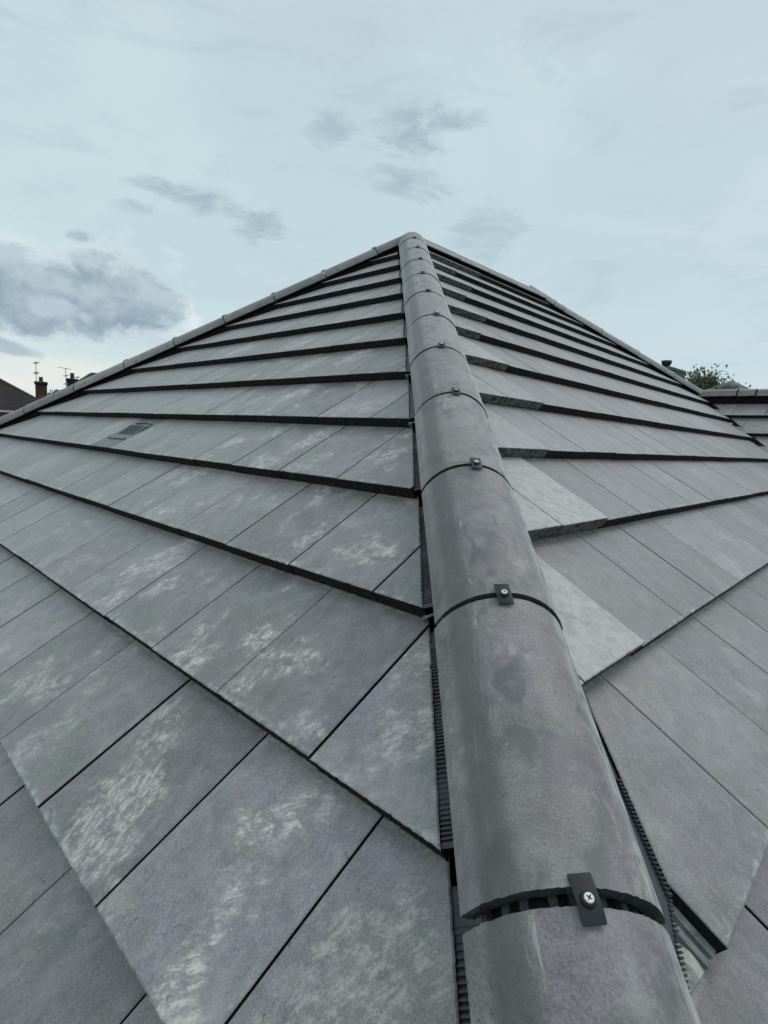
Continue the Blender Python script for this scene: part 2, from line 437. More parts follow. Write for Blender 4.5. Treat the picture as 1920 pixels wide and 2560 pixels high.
# ------------------------------------------------------------------ mesh helpers
class MB:
    def __init__(self):
        self.v, self.f, self.mi, self.uv, self.rnd, self.wear, self.dust, self.sm, self.sc = [], [], [], [], [], [], [], [], []

    def add(self, verts, faces, mi=0, uvs=None, rnd=0.0, wear=0.0, dust=0.0, smooth=False, sc=(0, 0, 0)):
        o = len(self.v)
        self.v += [tuple(p) for p in verts]
        for k, fc in enumerate(faces):
            self.f.append([i + o for i in fc])
            self.mi.append(mi[k] if isinstance(mi, list) else mi)
            self.rnd.append(rnd)
            self.wear.append(wear)
            self.dust.append(dust)
            self.sm.append(smooth)
            self.sc.append(sc)
            for i in fc:
                self.uv.append(uvs[i] if uvs else (verts[i][0], verts[i][1]))

    def box(self, c, ax, ay, az_, mi=0, **kw):
        """centre and three half-axis vectors"""
        c = V(c)
        vs = [c + ax * i + ay * j + az_ * k for i in (-1, 1) for j in (-1, 1) for k in (-1, 1)]
        fs = [(0, 1, 3, 2), (4, 6, 7, 5), (0, 4, 5, 1), (2, 3, 7, 6), (0, 2, 6, 4), (1, 5, 7, 3)]
        if ax.cross(ay).dot(az_) < 0:
            fs = [tuple(reversed(q)) for q in fs]
        self.add(vs, fs, mi, **kw)

    def tube(self, a, b, ra, rb=None, n=10, mi=0, caps=True, smooth=True, **kw):
        a, b = V(a), V(b)
        rb = ra if rb is None else rb
        d = (b - a).normalized()
        x = d.orthogonal().normalized()
        y = d.cross(x)
        vs = []
        for p, r in ((a, ra), (b, rb)):
            for i in range(n):
                t = 2 * math.pi * i / n
                vs.append(p + x * (math.cos(t) * r) + y * (math.sin(t) * r))
        fs = [(i, (i + 1) % n, n + (i + 1) % n, n + i) for i in range(n)]
        self.add(vs, fs, mi, smooth=smooth, **kw)
        if caps:
            self.add(vs, [tuple(reversed(range(n))), tuple(range(n, 2 * n))], mi, **kw)

    def build(self, name, mats, parent=None, origin=None):
        if not isinstance(mats, (list, tuple)):
            mats = [mats]
        if origin is None:
            n = max(1, len(self.v))
            origin = V((sum(p[0] for p in self.v) / n, sum(p[1] for p in self.v) / n, sum(p[2] for p in self.v) / n))
        origin = V(origin)
        me = bpy.data.meshes.new(name)
        me.from_pydata([(p[0] - origin.x, p[1] - origin.y, p[2] - origin.z) for p in self.v], [], self.f)
        for m in mats:
            me.materials.append(m)
        me.polygons.foreach_set('material_index', self.mi)
        me.polygons.foreach_set('use_smooth', self.sm)
        ul = me.uv_layers.new(name='uv')
        ul.data.foreach_set('uv', [c for q in self.uv for c in q])
        for nm, arr in (('rnd', self.rnd), ('wear', self.wear), ('dust', self.dust)):
            at = me.attributes.new(nm, 'FLOAT', 'FACE')
            at.data.foreach_set('value', arr)
        at = me.attributes.new('scuff', 'FLOAT_VECTOR', 'FACE')
        at.data.foreach_set('vector', [c for q in self.sc for c in q])
        me.update()
        ob = bpy.data.objects.new(name, me)
        COL.objects.link(ob)
        if parent is not None:
            ob.parent = parent
            pw = world_loc(parent)
            ob.location = origin - pw
        else:
            ob.location = origin
        return ob


def world_loc(o):
    p = V((0, 0, 0))
    while o is not None:
        p += o.location
        o = o.parent
    return p


def tag(o, label=None, cat=None, group=None, kind=None):
    if label:
        o['label'] = label
    if cat:
        o['category'] = cat
    if group:
        o['group'] = group
    if kind:
        o['kind'] = kind
    return o


def empty(name, loc, label, cat, group=None):
    o = bpy.data.objects.new(name, None)
    o.empty_display_size = 0.3
    COL.objects.link(o)
    o.location = loc
    return tag(o, label, cat, group)


# ------------------------------------------------------------------ ground
mb = MB()
mb.add([(-1500, -1500, 0), (1500, -1500, 0), (1500, 1500, 0), (-1500, 1500, 0)], [(0, 1, 2, 3)])
g = mb.build('ground', M['grass'], origin=(0, 0, 0))
tag(g, kind='structure')

# ------------------------------------------------------------------ roof geometry
G = 0.345                 # course gauge
TW = 0.8734 * G           # tile cover width
BUTT = 0.112 * G          # step at each course
PIT = 0.6114
cp, sp_ = math.cos(PIT), math.sin(PIT)
q = math.sqrt(0.5)
O = V((0, 0, Z0))
NL, NR = 12.0989 * G, 11.5198 * G
LR = 6.4525 * G           # length of the main ridge
SE = 5.85                 # slope length down to the eaves
HA = math.atan(math.tan(PIT) * q)
ch_, sh_ = math.cos(HA), math.sin(HA)
TJ = (3.55 - LR * q) / ch_
J = V((3.55, LR * q, Z0 - sh_ * TJ - 0.028))    # where the wing's ridge meets the right hip


def face_frame(origin, down, along):
    d = V((down[0] * cp, down[1] * cp, -sp_))
    e = V((along[0], along[1], 0))
    n = V((down[0] * sp_, down[1] * sp_, cp))
    return origin, d, e, n


F_LEFT = face_frame(O, (-q, -q), (-q, q))
F_RIGHT = face_frame(O, (q, -q), (q, q))
F_BACK = face_frame(O, (-q, q), (q, q))
B_ = O + V((q, q, 0)) * LR
F_END = face_frame(B_, (q, q), (q, -q))
F_WING = face_frame(J, (-q, -q), (q, -q))
F_WING2 = face_frame(J, (q, q), (q, -q))

house = empty('tiled_house', (0.5, 1.0, 0), 'house under the large hipped roof of flat grey concrete tiles filling the foreground', 'house')


def clip_poly(poly, fn):
    """keep the part of a polygon [(e,s)] where fn >= 0"""
    out = []
    for i in range(len(poly)):
        a, b = poly[i], poly[(i + 1) % len(poly)]
        fa, fb = fn(a), fn(b)
        if fa >= 0:
            out.append(a)
        if (fa >= 0) != (fb >= 0):
            t = fa / (fa - fb)
            out.append((a[0] + (b[0] - a[0]) * t, a[1] + (b[1] - a[1]) * t))
    return out


def area2(p):
    return sum(p[i][0] * p[(i + 1) % len(p)][1] - p[(i + 1) % len(p)][0] * p[i][1] for i in range(len(p))) / 2


def project(P):
    d = P - cam_pos
    z = d.dot(f_)
    if z < 0.05:
        return None
    return (960 + 1378.1 * d.dot(r_) / z, 1280 - 1378.1 * d.dot(u_) / z)


def screen_area(pts):
    pp = [project(p) for p in pts]
    if any(p is None for p in pp):
        return 0
    for fn in (lambda a: a[0], lambda a: 1920 - a[0], lambda a: a[1], lambda a: 2560 - a[1]):
        pp = clip_poly(pp, fn)
        if len(pp) < 3:
            return 0
    return abs(area2(pp))


CUR = [0]
TILES = []     # dicts: frame, poly, sb, e0, slope index, ...


def collect(slope, fr, butts, phase, cons, erange, hide_e=None):
    """lay tiles on a slope: butts = list of (row key, s of the bottom edge)"""
    o, d, e, n = fr
    for key, sb in butts:
        CUR[0] = key
        st = sb - 0.42
        k0 = phase(key)
        i0 = int(math.floor((erange[0] - k0) / TW)) - 1
        i1 = int(math.ceil((erange[1] - k0) / TW)) + 1
        for i in range(i0, i1):
            ea = k0 + i * TW
            rr = random.Random(len(slope) * 7919 + ord(slope[0]) * 104729 + (key + 50) * 1009 + (i + 100) * 31)
            gap = 0.0026 + 0.0040 * rr.random() ** 1.5
            je = rr.uniform(-.0015, .0015)
            js = rr.uniform(-.002, .002)
            poly = [(ea + gap / 2 + je, sb + js), (ea + gap / 2 + je, st), (ea + TW - gap / 2 + je, st), (ea + TW - gap / 2 + je, sb + js)]
            full = abs(area2(poly))
            for c in cons:
                poly = clip_poly(poly, lambda a: c(o + d * a[1] + e * a[0], a))
                if len(poly) < 3:
                    break
            if len(poly) < 3 or abs(area2(poly)) < 0.0006:
                continue
            vis = [o + d * max(s_, sb - G) + e * e_ for e_, s_ in poly]
            facing = (cam_pos - vis[0]).dot(n) > 0
            TILES.append(dict(slope=slope, fr=fr, poly=poly, sb=sb + js, key=key, i=i, ea=ea, cut=abs(area2(poly)) < full * 0.985,
                              area=screen_area(vis) if facing else 0, rnd=rr.random(), rr=rr))


def tile_mesh(mb, T, detail):
    o, d, e, n = T['fr']
    rr, poly, sb = T['rr'], T['poly'], T['sb']
    if area2(poly) < 0:
        poly = poly[::-1]
    # drop duplicate points
    pts = []
    for p in poly:
        if not pts or math.hypot(p[0] - pts[-1][0], p[1] - pts[-1][1]) > 1e-4:
            pts.append(p)
    if math.hypot(pts[0][0] - pts[-1][0], pts[0][1] - pts[-1][1]) < 1e-4:
        pts.pop()
    lift = T.get('lift', 0.0)
    tilt = rr.uniform(-.0012, .0012)
    outline = []
    cutjag = T['cut']
    for k in range(len(pts)):
        a, b = pts[k], pts[(k + 1) % len(pts)]
        L = math.hypot(b[0] - a[0], b[1] - a[1])
        isb = abs(a[1] - sb) < 1e-4 and abs(b[1] - sb) < 1e-4
        iscut = abs(a[0] - b[0]) > 1e-3 and abs(a[1] - b[1]) > 1e-3
        outline.append((a[0], a[1]))
        if detail > 0 and (isb or (iscut and detail > 1)):
            nseg = max(1, int(L / (0.006 if detail > 1 else 0.03)))
            jag = 0.0006 if isb else 0.0006
            for j in range(1, nseg):
                t = j / nseg
                w = rr.gauss(0, 1) * jag
                if rr.random() < 0.015:
                    w += abs(rr.gauss(0, 1)) * 0.002
                nx, ny = -(b[1] - a[1]) / L, (b[0] - a[0]) / L
                outline.append((a[0] + (b[0] - a[0]) * t + nx * abs(w), a[1] + (b[1] - a[1]) * t + ny * abs(w)))
    N = len(outline)
    inset = []
    ins = 0.0022 if detail else 0.0
    if ins:
        for k in range(N):
            p0, p1, p2 = outline[k - 1], outline[k], outline[(k + 1) % N]
            nx = ny = 0
            for a, b in ((p0, p1), (p1, p2)):
                L = math.hypot(b[0] - a[0], b[1] - a[1]) or 1
                nx += -(b[1] - a[1]) / L
                ny += (b[0] - a[0]) / L
            L = math.hypot(nx, ny) or 1
            inset.append((p1[0] + nx / L * ins * 1.2, p1[1] + ny / L * ins * 1.2))

    def h(pe, ps):
        return -BUTT * (sb - ps) / G + lift * (1 - (sb - ps) / 0.5) + tilt * (pe - T['ea']) / TW

    def P3(p, dz):
        return o + d * p[1] + e * p[0] + n * (h(*p) + dz)
    thick = 0.0362 + lift * 0.2
    bot = [P3(p, -thick if p[1] > sb - 0.2 else -0.018) for p in outline]
    top = [P3(p, -0.0016 if ins else 0) for p in outline]
    inn = [P3(p, 0) for p in inset] if ins else []
    flip = e.cross(d).dot(n) < 0
    vs = bot + top + inn
    uvs = [(p[0] - T['ea'], sb - p[1]) for p in outline] * 2 + ([(p[0] - T['ea'], sb - p[1]) for p in inset] if ins else [])
    fs, mi = [], []
    em = 2 if T['cut'] and T.get('dust', 0) > 0.3 else 1
    for k in range(N):
        k2 = (k + 1) % N
        fs.append((k, k2, N + k2, N + k))
        mi.append(em)
        if ins:
            fs.append((N + k, N + k2, 2 * N + k2, 2 * N + k))
            mi.append(0)
    fs.append(tuple(range(2 * N, 3 * N)) if ins else tuple(range(N, 2 * N)))
    mi.append(0)
    if flip:
        fs = [tuple(reversed(x)) for x in fs]
    mb.add(vs, fs, mi, uvs=uvs, rnd=T['rnd'], wear=T.get('wear', 0.2), dust=T.get('dust', 0.0), sc=T.get('sc', (0, 0, 0)))


# clip rules -----------------------------------------------------------------
CUT = 0.122
left_cons = [lambda P, a: -P.x - CUT,                                   # centre hip
             lambda P, a: -P.y - 0.055]                                 # left hip
right_cons = [lambda P, a: P.x - (0.190 if CUR[0] == 1 else 0.100),
              lambda P, a: a[1] - 0.055,                                # ridge
              lambda P, a: (B_.y - 0.055) - P.y]                        # right hip


def valley_right(P, a):
    return (3.55 - 0.002) - P.x


right_cons.append(valley_right)
rowsL = [(k, NL - (k - 1) * G) for k in range(-4, 13)] + [(13, NL - 12 * G)]
rowsR = [(k, NR - (k - 1) * G) for k in range(-5, 12)] + [(12, NR - 11 * G)]
collect('left', F_LEFT, rowsL, lambda k: -8.2262 * G + 0.5 * TW * (k - 1) + (0 if k % 2 else 0), left_cons, (-5, 5))
R1E = (-9.118 - (-8.218138791)) * G + (-7.5789) * G     # uncut left edge of the bottom right tile
collect('right', F_RIGHT, rowsR, lambda k: -7.5789 * G + 0.5 * TW * (k - 1), right_cons, (-5, 8))
# wing
wing_len = 4.2
rowsW = [(k, 0.41 + G * k) for k in range(0, 14)]
collect('wing', F_WING, rowsW, lambda k: 0.13 + 0.5 * TW * k, [lambda P, a: P.x - (3.55 + 0.012), lambda P, a: a[1] - 0.05, lambda P, a: wing_len - a[0]], (-4, 5))
collect('wing2', F_WING2, rowsW, lambda k: 0.5 * TW * k, [lambda P, a: wing_len - a[0], lambda P, a: a[1] - 0.05,
                                                          lambda P, a: (P - B_).dot(V((q, -q, 0))) - (P - B_).dot(V((q, q, 0))) + 0.0], (-1, 5))
collect('back', F_BACK, rowsR, lambda k: 0.5 * TW * k, [lambda P, a: P.y - 0.055, lambda P, a: a[1] - 0.055, lambda P, a: B_.x - 0.055 - P.x + 0 * a[0]], (-5, 8))
collect('end', F_END, rowsL, lambda k: 0.5 * TW * k, [lambda P, a: P.x - B_.x - 0.055, lambda P, a: P.y - B_.y - 0.055], (-5, 5))
TILES = [T for T in TILES if T['sb'] <= SE + 0.02 or T['slope'].startswith('wing')]

# the bottom right tile by the hip is laid uncut, its left edge standing clear of the hip tiles
for T in list(TILES):
    if T['slope'] == 'right' and T['key'] == 1 and T['i'] < -1:
        TILES.remove(T)
for T in TILES:
    o, d, e, n = T['fr']
    cx = sum(p[0] for p in T['poly']) / len(T['poly'])
    P = o + d * (T['sb'] - 0.17) + e * cx
    rr = T['rr']
    if T['slope'] == 'left':
        lat = -P.x
        w = math.exp(-((lat - 0.55) / 0.75) ** 2)
        T['wear'] = min(1, 0.2 + 1.05 * w * rr.uniform(.30, 1.1) + (0.3 if rr.random() < 0.15 else 0))
        T['sc'] = (TW * rr.uniform(.12, .88), rr.uniform(.05, .30), rr.choice((.0, .03, .06, .08, .10, .13)))
    elif T['slope'] == 'right':
        T['wear'] = 0.12 + 0.35 * rr.random() ** 2
        T['sc'] = (TW * rr.uniform(.3, .7), rr.uniform(.06, .28), rr.uniform(.02, .07))
        if T['cut'] and P.x < 0.55 and T['key'] >= 2:
            T['dust'] = 1.0 if T['key'] in (2, 3, 6) else 0.6
            T['lift'] = 0.013 if T['key'] in (2, 3) else 0.004
    else:
        T['wear'] = 0.15
VENT_I = 8
TILES.sort(key=lambda T: -T['area'])
n_parts = 300

# roof decks (one per slope) that carry the tiles
SLOPES = {}


def deck(name, fr, poly, label=None):
    o, d, e, n = fr
    mb = MB()
    k = len(poly)
    top = [o + d * s_ + e * e_ + n * -0.066 for e_, s_ in poly]
    bot = [o + d * s_ + e * e_ + n * -0.12 for e_, s_ in poly]
    fs = [tuple(range(k)), tuple(reversed(range(k, 2 * k)))] + [(i, k + i, k + (i + 1) % k, (i + 1) % k) for i in range(k)]
    mb.add(top + bot, fs)
    ob = mb.build('roof_slope', M['deck'], house)
    if label:
        ob['label'] = label
    return ob


DC = SE * cp
SLOPES['left'] = deck('l', F_LEFT, [(0, 0), (-DC, SE), (DC, SE)], 'roof slope left of the centre hip')
vE = lambda s_: (3.55 - cp * q * s_) / q
sv = (3.55 / q - LR) / (2 * cp)
SLOPES['right'] = deck('r', F_RIGHT, [(0, 0), (-DC, SE), (vE(SE), SE), (vE(TJ * 0 + sv), sv), (LR, 0)], 'roof slope right of the centre hip, cut by the valley')
SLOPES['back'] = deck('b', F_BACK, [(0, 0), (-DC, SE), (LR + DC, SE), (LR, 0)])
SLOPES['end'] = deck('e', F_END, [(0, 0), (-DC, SE), (DC, SE)])
SW = (SE * sp_ - (Z0 - J.z)) / sp_
SLOPES['wing'] = deck('w', F_WING, [(0, 0), (-SW * cp, SW), (wing_len, SW), (wing_len, 0)], 'slope of the side wing beyond the valley')
SLOPES['wing2'] = deck('w2', F_WING2, [(0, 0), (0, SW), (wing_len, SW), (wing_len, 0)])

rest = {}
TILES = [T for T in TILES if not (T['slope'].startswith('wing') and T['sb'] > SW + 0.03)]
for idx, T in enumerate(TILES):
    isvent = (T['slope'] == 'left' and T['key'] == 4 and abs(T['ea'] - (-7.7918 * G + 1.5 * TW * 0 + 8 * TW + 0.0)) < TW * 1.2 and False)
    if idx < n_parts and T['area'] > 30:
        det = 2 if T['area'] > 9000 else 1
        mb = MB()
        if T['slope'] == 'left' and T['key'] == 4:
            P = F_LEFT[0] + F_LEFT[1] * T['sb'] + F_LEFT[2] * (T['ea'] + TW * 0.5)
            px = project(P)
            if px and 215 < px[0] < 285 and T['i'] > 0:
                pass
        tile_mesh(mb, T, det)
        ob = mb.build('tile', [M['tile'], M['edge'], M['edge_cut']], SLOPES[T['slope']])
        T['ob'] = ob
        if T.get('dust', 0) > 0.6:
            ob['label'] = 'dusty pale cut tile beside the centre hip'
    else:
        rest.setdefault(T['slope'], MB())
        tile_mesh(rest[T['slope']], T, 1 if T['area'] > 0 else 0)
for k, mb in rest.items():
    ob = mb.build('tile_field', [M['tile'], M['edge'], M['edge_cut']], SLOPES[k])
    ob['kind'] = 'stuff'

# ------------------------------------------------------------------ vent tile (fourth course on the left)
o, d, e, n = F_LEFT
sbv = NL - 3 * G
ev0 = (-7.7918 + 2 * 0.8734) * G
best = min((T for T in TILES if T['slope'] == 'left' and T['key'] == 4), key=lambda T: abs((lambda p: math.hypot(p[0] - 262, p[1] - 1116))(project(o + d * T['sb'] + e * (T['ea'] + TW / 2)) or (9999, 9999))))
ev0 = best['ea']
if 'ob' in best:
    me = best['ob'].data
    me.materials[0] = M['vent']
    best['ob'].name = 'vent_tile'
    best['ob']['label'] = 'smooth plastic vent tile with louvred grille'


def onl(e_, s_, h_):
    return o + d * s_ + e * e_ + n * (-BUTT * (sbv - s_) / G + h_)


mb = MB()
ga, gb = ev0 + 0.13 * TW, ev0 + 0.80 * TW
s0v, s1v = sbv - 0.70 * G, sbv - 0.31 * G
for (a0, a1, b0, b1, hh) in ((ga - .012, gb + .012, s1v, s1v + .014, .007), (ga - .012, gb + .012, s0v - .014, s0v, .004),
                             (ga - .012, ga, s0v, s1v, .004), (gb, gb + .012, s0v, s1v, .004)):
    c = (onl((a0 + a1) / 2, (b0 + b1) / 2, hh / 2))
    mb.box(c, e * ((a1 - a0) / 2), d * ((b1 - b0) / 2), n * (hh / 2 + .001))
# curved hood above the grille
prev = None
for k in range(9):
    t = k / 8
    p = onl(ga + (gb - ga) * t, s0v - .030 - 0.016 * math.sin(math.pi * t), .005)
    if prev:
        mid = (p + prev) / 2
        dv = (p - prev) / 2
        mb.box(mid, dv * 1.05, n.cross(dv).normalized() * .0045, n * .005)
    prev = p
mb.build('vent_grille', M['vent'], house)['label'] = 'raised rim of the vent grille'
for k in range(9):
    mb = MB()
    a = ga + (gb - ga) * (k + .5) / 9
    mb.box(onl(a, (s0v + s1v) / 2, .0015), e * .0068, d * ((s1v - s0v) / 2), n * .002)
    mb.build('vent_louvre', M['vent_dark'], house)

# ------------------------------------------------------------------ hips and ridges
CR, CN, CT, CX = 0.122, -0.053, 0.018, 0.0055        # radius, centre height over the hip line, thickness
ARC = R(72)


class Run:
    def __init__(self, A, h, lift=0.0, flipx=False):
        self.A, self.h = V(A), V(h).normalized()
        self.x = V((-self.h.y, self.h.x, 0)).normalized()   # lateral; for the centre hip (h ~ -Y) this is +X
        self.n = self.x.cross(self.h).normalized()
        if self.n.z < 0:
            self.n = -self.n
        self.A = self.A + self.n * lift
        self.cx = 0.0

    def p(self, x, t, n_):
        return self.A + self.x * (x + self.cx) + self.h * t + self.n * n_


def cap_tile(run, t0, t1, det=2, dz0=0.0, dz1=0.004, yaw=0.0):
    """hip tile from t0 (upper) to t1 (lower); open underneath"""
    rr = random.Random(int(t0 * 991 + run.A.x * 77 + run.h.x * 13))
    na, nl = (60, 14) if det > 1 else (18, 3)
    mb = MB()
    vs, uvs = [], []
    for layer in (0, 1):
        for j in range(nl + 1):
            t = t0 + (t1 - t0) * j / nl
            dz = dz0 + (dz1 - dz0) * j / nl
            for i in range(na + 1):
                a = -ARC + 2 * ARC * i / na
                r = CR - (CT if layer else 0)
                jit = rr.gauss(0, 0.00035) if (det > 1 and j in (0, nl)) else 0
                rj = rr.gauss(0, 0.00012) if det > 1 else 0
                vs.append(run.p(math.sin(a) * (r + rj) + yaw * (t - t0), t + jit, CN + math.cos(a) * (r + rj) + dz))
                uvs.append((a * CR, t - t0))
    w = na + 1
    Lr = (nl + 1) * w
    fs, mi = [], []
    for j in range(nl):
        for i in range(na):
            k = j * w + i
            fs.append((k, k + w, k + w + 1, k + 1))
            mi.append(0)
    sm_faces = list(fs)
    ends = []
    for i in range(na):
        ends.append((i, i + 1, Lr + i + 1, Lr + i))
        k = nl * w + i
        ends.append((k + 1, k, Lr + k, Lr + k + 1))
    for j in range(nl):
        k = j * w
        ends.append((k + w, k, Lr + k, Lr + k + w))
        k = j * w + na
        ends.append((k, k + w, Lr + k + w, Lr + k))
    und = [(Lr + j * w + i, Lr + j * w + i + 1, Lr + (j + 1) * w + i + 1, Lr + (j + 1) * w + i) for j in range(nl) for i in range(na)]
    rn = rr.random()
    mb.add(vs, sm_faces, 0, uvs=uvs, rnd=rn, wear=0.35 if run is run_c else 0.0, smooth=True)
    mb.add(vs, ends, 1, uvs=uvs, rnd=rn)
    mb.add(vs, und, 1, uvs=uvs, rnd=rn, smooth=True)
    # orientation check
    return mb.build('hip_tile', [M['cap'], M['cap_end']], house)


def union(run, t, det=2, width=0.07):
    """black jointing piece under the gap, with ribs"""
    mb = MB()
    r = CR - 0.027
    na = 24
    vs, fs = [], []
    for j in (0, 1):
        for i in range(na + 1):
            a = -ARC + 2 * ARC * i / na
            vs.append(run.p(math.sin(a) * r, t + (j - .5) * width, CN + math.cos(a) * r))
    for i in range(na):
        fs.append((i, i + na + 1, i + na + 2, i + 1))
    mb.add(vs, fs, 0, smooth=True)
    if det > 1:
        for k in range(-4, 5):
            a = R(k * 15.5 + (k * 37 % 5) - 2)
            c = run.p(math.sin(a) * (r + .004), t, CN + math.cos(a) * (r + .004))
            tx = (run.x * math.cos(a) - run.n * math.sin(a))
            nx = (run.x * math.sin(a) + run.n * math.cos(a))
            mb.box(c, tx * .0048, run.h * .030, nx * .0045, mi=1)
    ob = mb.build('joint_union', [M['black'], M['rib']], house)
    return ob


def clip(run, t, det=2, ang=0.0, off=0.0, scale=1.0):
    """black strap with washer and cross-head screw across the joint"""
    hw, hl, th = 0.0118 * scale, 0.0225 * scale, 0.0022
    ca, sa = math.cos(ang), math.sin(ang)
    mb = MB()
    nu, nv = 6, 8
    vs = []
    for layer in (0, 1):
        for j in range(nv + 1):
            for i in range(nu + 1):
                u = (-1 + 2 * i / nu) * hw
                v = (-1 + 2 * j / nv) * hl
                x = u * ca + v * sa + off
                tt = -u * sa + v * ca
                rr_ = CR + 0.0085 + (th if layer else 0) - 0.0035 * max(0, v / hl) ** 2
                a = x / CR
                vs.append(run.p(math.sin(a) * rr_, t + tt, CN + math.cos(a) * rr_))
    w = nu + 1
    L = w * (nv + 1)
    top = [(L + j * w + i, L + (j + 1) * w + i, L + (j + 1) * w + i + 1, L + j * w + i + 1) for j in range(nv) for i in range(nu)]
    bot = [(j * w + i, j * w + i + 1, (j + 1) * w + i + 1, (j + 1) * w + i) for j in range(nv) for i in range(nu)]
    rim = [(i, L + i, L + i + 1, i + 1) for i in range(nu)] + [(nv * w + i, nv * w + i + 1, L + nv * w + i + 1, L + nv * w + i) for i in range(nu)]
    rim += [(j * w, (j + 1) * w, L + (j + 1) * w, L + j * w) for j in range(nv)] + [(j * w + nu, L + j * w + nu, L + (j + 1) * w + nu, (j + 1) * w + nu) for j in range(nv)]
    mb.add(vs, top, smooth=True)
    mb.add(vs, bot + rim)
    st = mb.build('hip_clip', M['black'], house)
    a = off / CR
    nx = run.x * math.sin(a) + run.n * math.cos(a)
    c0 = run.p(math.sin(a) * (CR + .0105), t + .002, CN + math.cos(a) * (CR + .0105))
    scale *= 0.86
    mb = MB()
    mb.tube(c0, c0 + nx * .0032, .0098 * scale, .0086 * scale, 24 if det > 1 else 10)
    mb.tube(c0 + nx * .0032, c0 + nx * .0042, .0080 * scale, .0070 * scale, 24 if det > 1 else 10)
    mb.build('washer', M['black'], st)
    mb = MB()
    c1 = c0 + nx * .0042
    mb.tube(c1, c1 + nx * .0012, .0062 * scale, .0054 * scale, 24 if det > 1 else 10)
    if det > 1:
        tx = run.x * math.cos(a + .5) - run.n * math.sin(a)
        tx = (run.x * math.cos(.6) + run.h * math.sin(.6)).normalized()
        ty = nx.cross(tx).normalized()
        for u, v in ((tx, ty), (ty, tx)):
            mb.box(c1 + nx * .0012, u * .0031, v * .0007, nx * .0002, mi=1)
    mb.build('screw', [M['steel'], M['black']], st)
    return st


hc = V((0, -ch_, -sh_))
run_c = Run(O, hc)
run_c.cx = CX
oo, ss = 14.3151 * G, 1.3157 * G
joints = [oo - i * ss for i in range(-2, 11)]       # from below the frame up to the ridge
gaps = {0: 0.015, 1: 0.010, 2: 0.008, 3: 0.008}
angs = {0: 0.10, 1: 0.05, 2: 0.03, 3: 0.02}
offs = {0: 0.000, 1: -0.006, 2: 0.006, 3: 0.004, 4: -0.004, 5: 0.010, 6: 0.0, 7: -0.006, 8: 0.004, 9: 0.006, 10: 0.0}
for idx, t in enumerate(joints):
    i = idx - 2
    lo = t
    hi_t = joints[idx + 1] if idx + 1 < len(joints) else 0.05
    gl = gaps.get(i, 0.006) / 2
    gh = gaps.get(i + 1, 0.006) / 2
    last = idx + 1 == len(joints)
    # the tile above joint i
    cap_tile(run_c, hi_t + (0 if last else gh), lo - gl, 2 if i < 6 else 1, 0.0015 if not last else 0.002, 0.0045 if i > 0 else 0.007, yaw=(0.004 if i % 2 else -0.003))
    union(run_c, t, 2 if i < 4 else 1)
    clip(run_c, t + (.003 if i < 2 else 0), 2 if i < 5 else 1, angs.get(i, random.uniform(-.1, .1)), offs.get(i, 0.0))
cap_tile(run_c, joints[0] + .004, joints[0] + ss, 1)

# left hip
hl_ = V((-ch_, 0, -sh_))
run_l = Run(O, hl_, -0.010)
tl = [0.321, 0.792, 1.263, 1.729, 2.20, 2.672, 3.148, 3.625, 4.09, 4.56, 5.03, 5.5]
prev = 0.02
for t in tl:
    cap_tile(run_l, prev, t - .004, 1, 0.001, 0.004)
    union(run_l, t, 1, 0.03)
    clip(run_l, t, 1, 0, 0)
    prev = t + .004
cap_tile(run_l, prev, 6.1, 1)
# main ridge
run_r = Run(O, V((q, q, 0)), -0.026)
prev = 0.03
for t in (0.55, 1.023, 1.546, 2.02):
    cap_tile(run_r, prev, t - .004, 1, 0.001, 0.004)
    union(run_r, t, 1, 0.03)
    clip(run_r, t, 1, 0, 0)
    prev = t + .004
cap_tile(run_r, prev, LR + 0.02, 1)
# right hip down to the valley
run_h = Run(B_, V((ch_, 0, -sh_)), -0.024)
prev = -0.16
for t in (0.173, 0.299, 0.807, 1.305, 1.80):
    cap_tile(run_h, prev, t - .003, 1, 0.010 if prev < 0 else 0.001, 0.006)
    union(run_h, t, 1, 0.03)
    if t not in (0.299,):
        clip(run_h, t, 1, 0, 0)
    prev = t + .003
cap_tile(run_h, prev, TJ - .02, 1)
# the other hip of the ridge's far end
run_k = Run(B_, V((0, ch_, -sh_)), 0.0)
for k in range(12):
    cap_tile(run_k, 0.03 + k * .46, 0.03 + k * .46 + .452, 1)
# ridge of the wing
run_w = Run(J, V((q, -q, 0)), 0.0)
prev = -0.06
for t in (0.405, 0.585, 1.045, 1.5, 1.96, 2.41, 2.87, 3.32, 3.78):
    cap_tile(run_w, prev, t - .010, 1)
    union(run_w, t, 1, 0.05)
    prev = t + .010
cap_tile(run_w, prev, wing_len, 1)

def filler(run, t0, t1):
    """black roll bridging the gap between the tile ends under the hip or ridge tiles"""
    mb = MB()
    prof = [(-.112, -.085), (-.105, -.045), (-.07, -.005), (0, .03), (.07, -.005), (.105, -.045), (.112, -.085)]
    k = len(prof)
    vs = [run.p(x, t, z - (0.0 if abs(x) > .1 else .0)) for t in (t0, t1) for x, z in prof]
    mb.add(vs, [(i, i + 1, k + i + 1, k + i) for i in range(k - 1)])
    return mb.build('hip_roll', M['void'], house)  # roll coloured matt black, also standing in for the shadow under the caps


filler(run_l, 0.1, 6.1)
filler(run_r, 0.0, LR)
filler(run_h, 0.0, TJ)
filler(run_w, 0.05, wing_len)

# ------------------------------------------------------------------ ventilated hip roll, left of the centre hip
o, d, e, n = F_LEFT


def surfL(x, sb, s_, hgt):
    """point on a left-slope course at lateral x (negative) and slope s"""
    e_ = -cp * s_ + (-x) / q
    return o + d * s_ + e * e_ + n * (-BUTT * (sb - s_) / G + hgt)


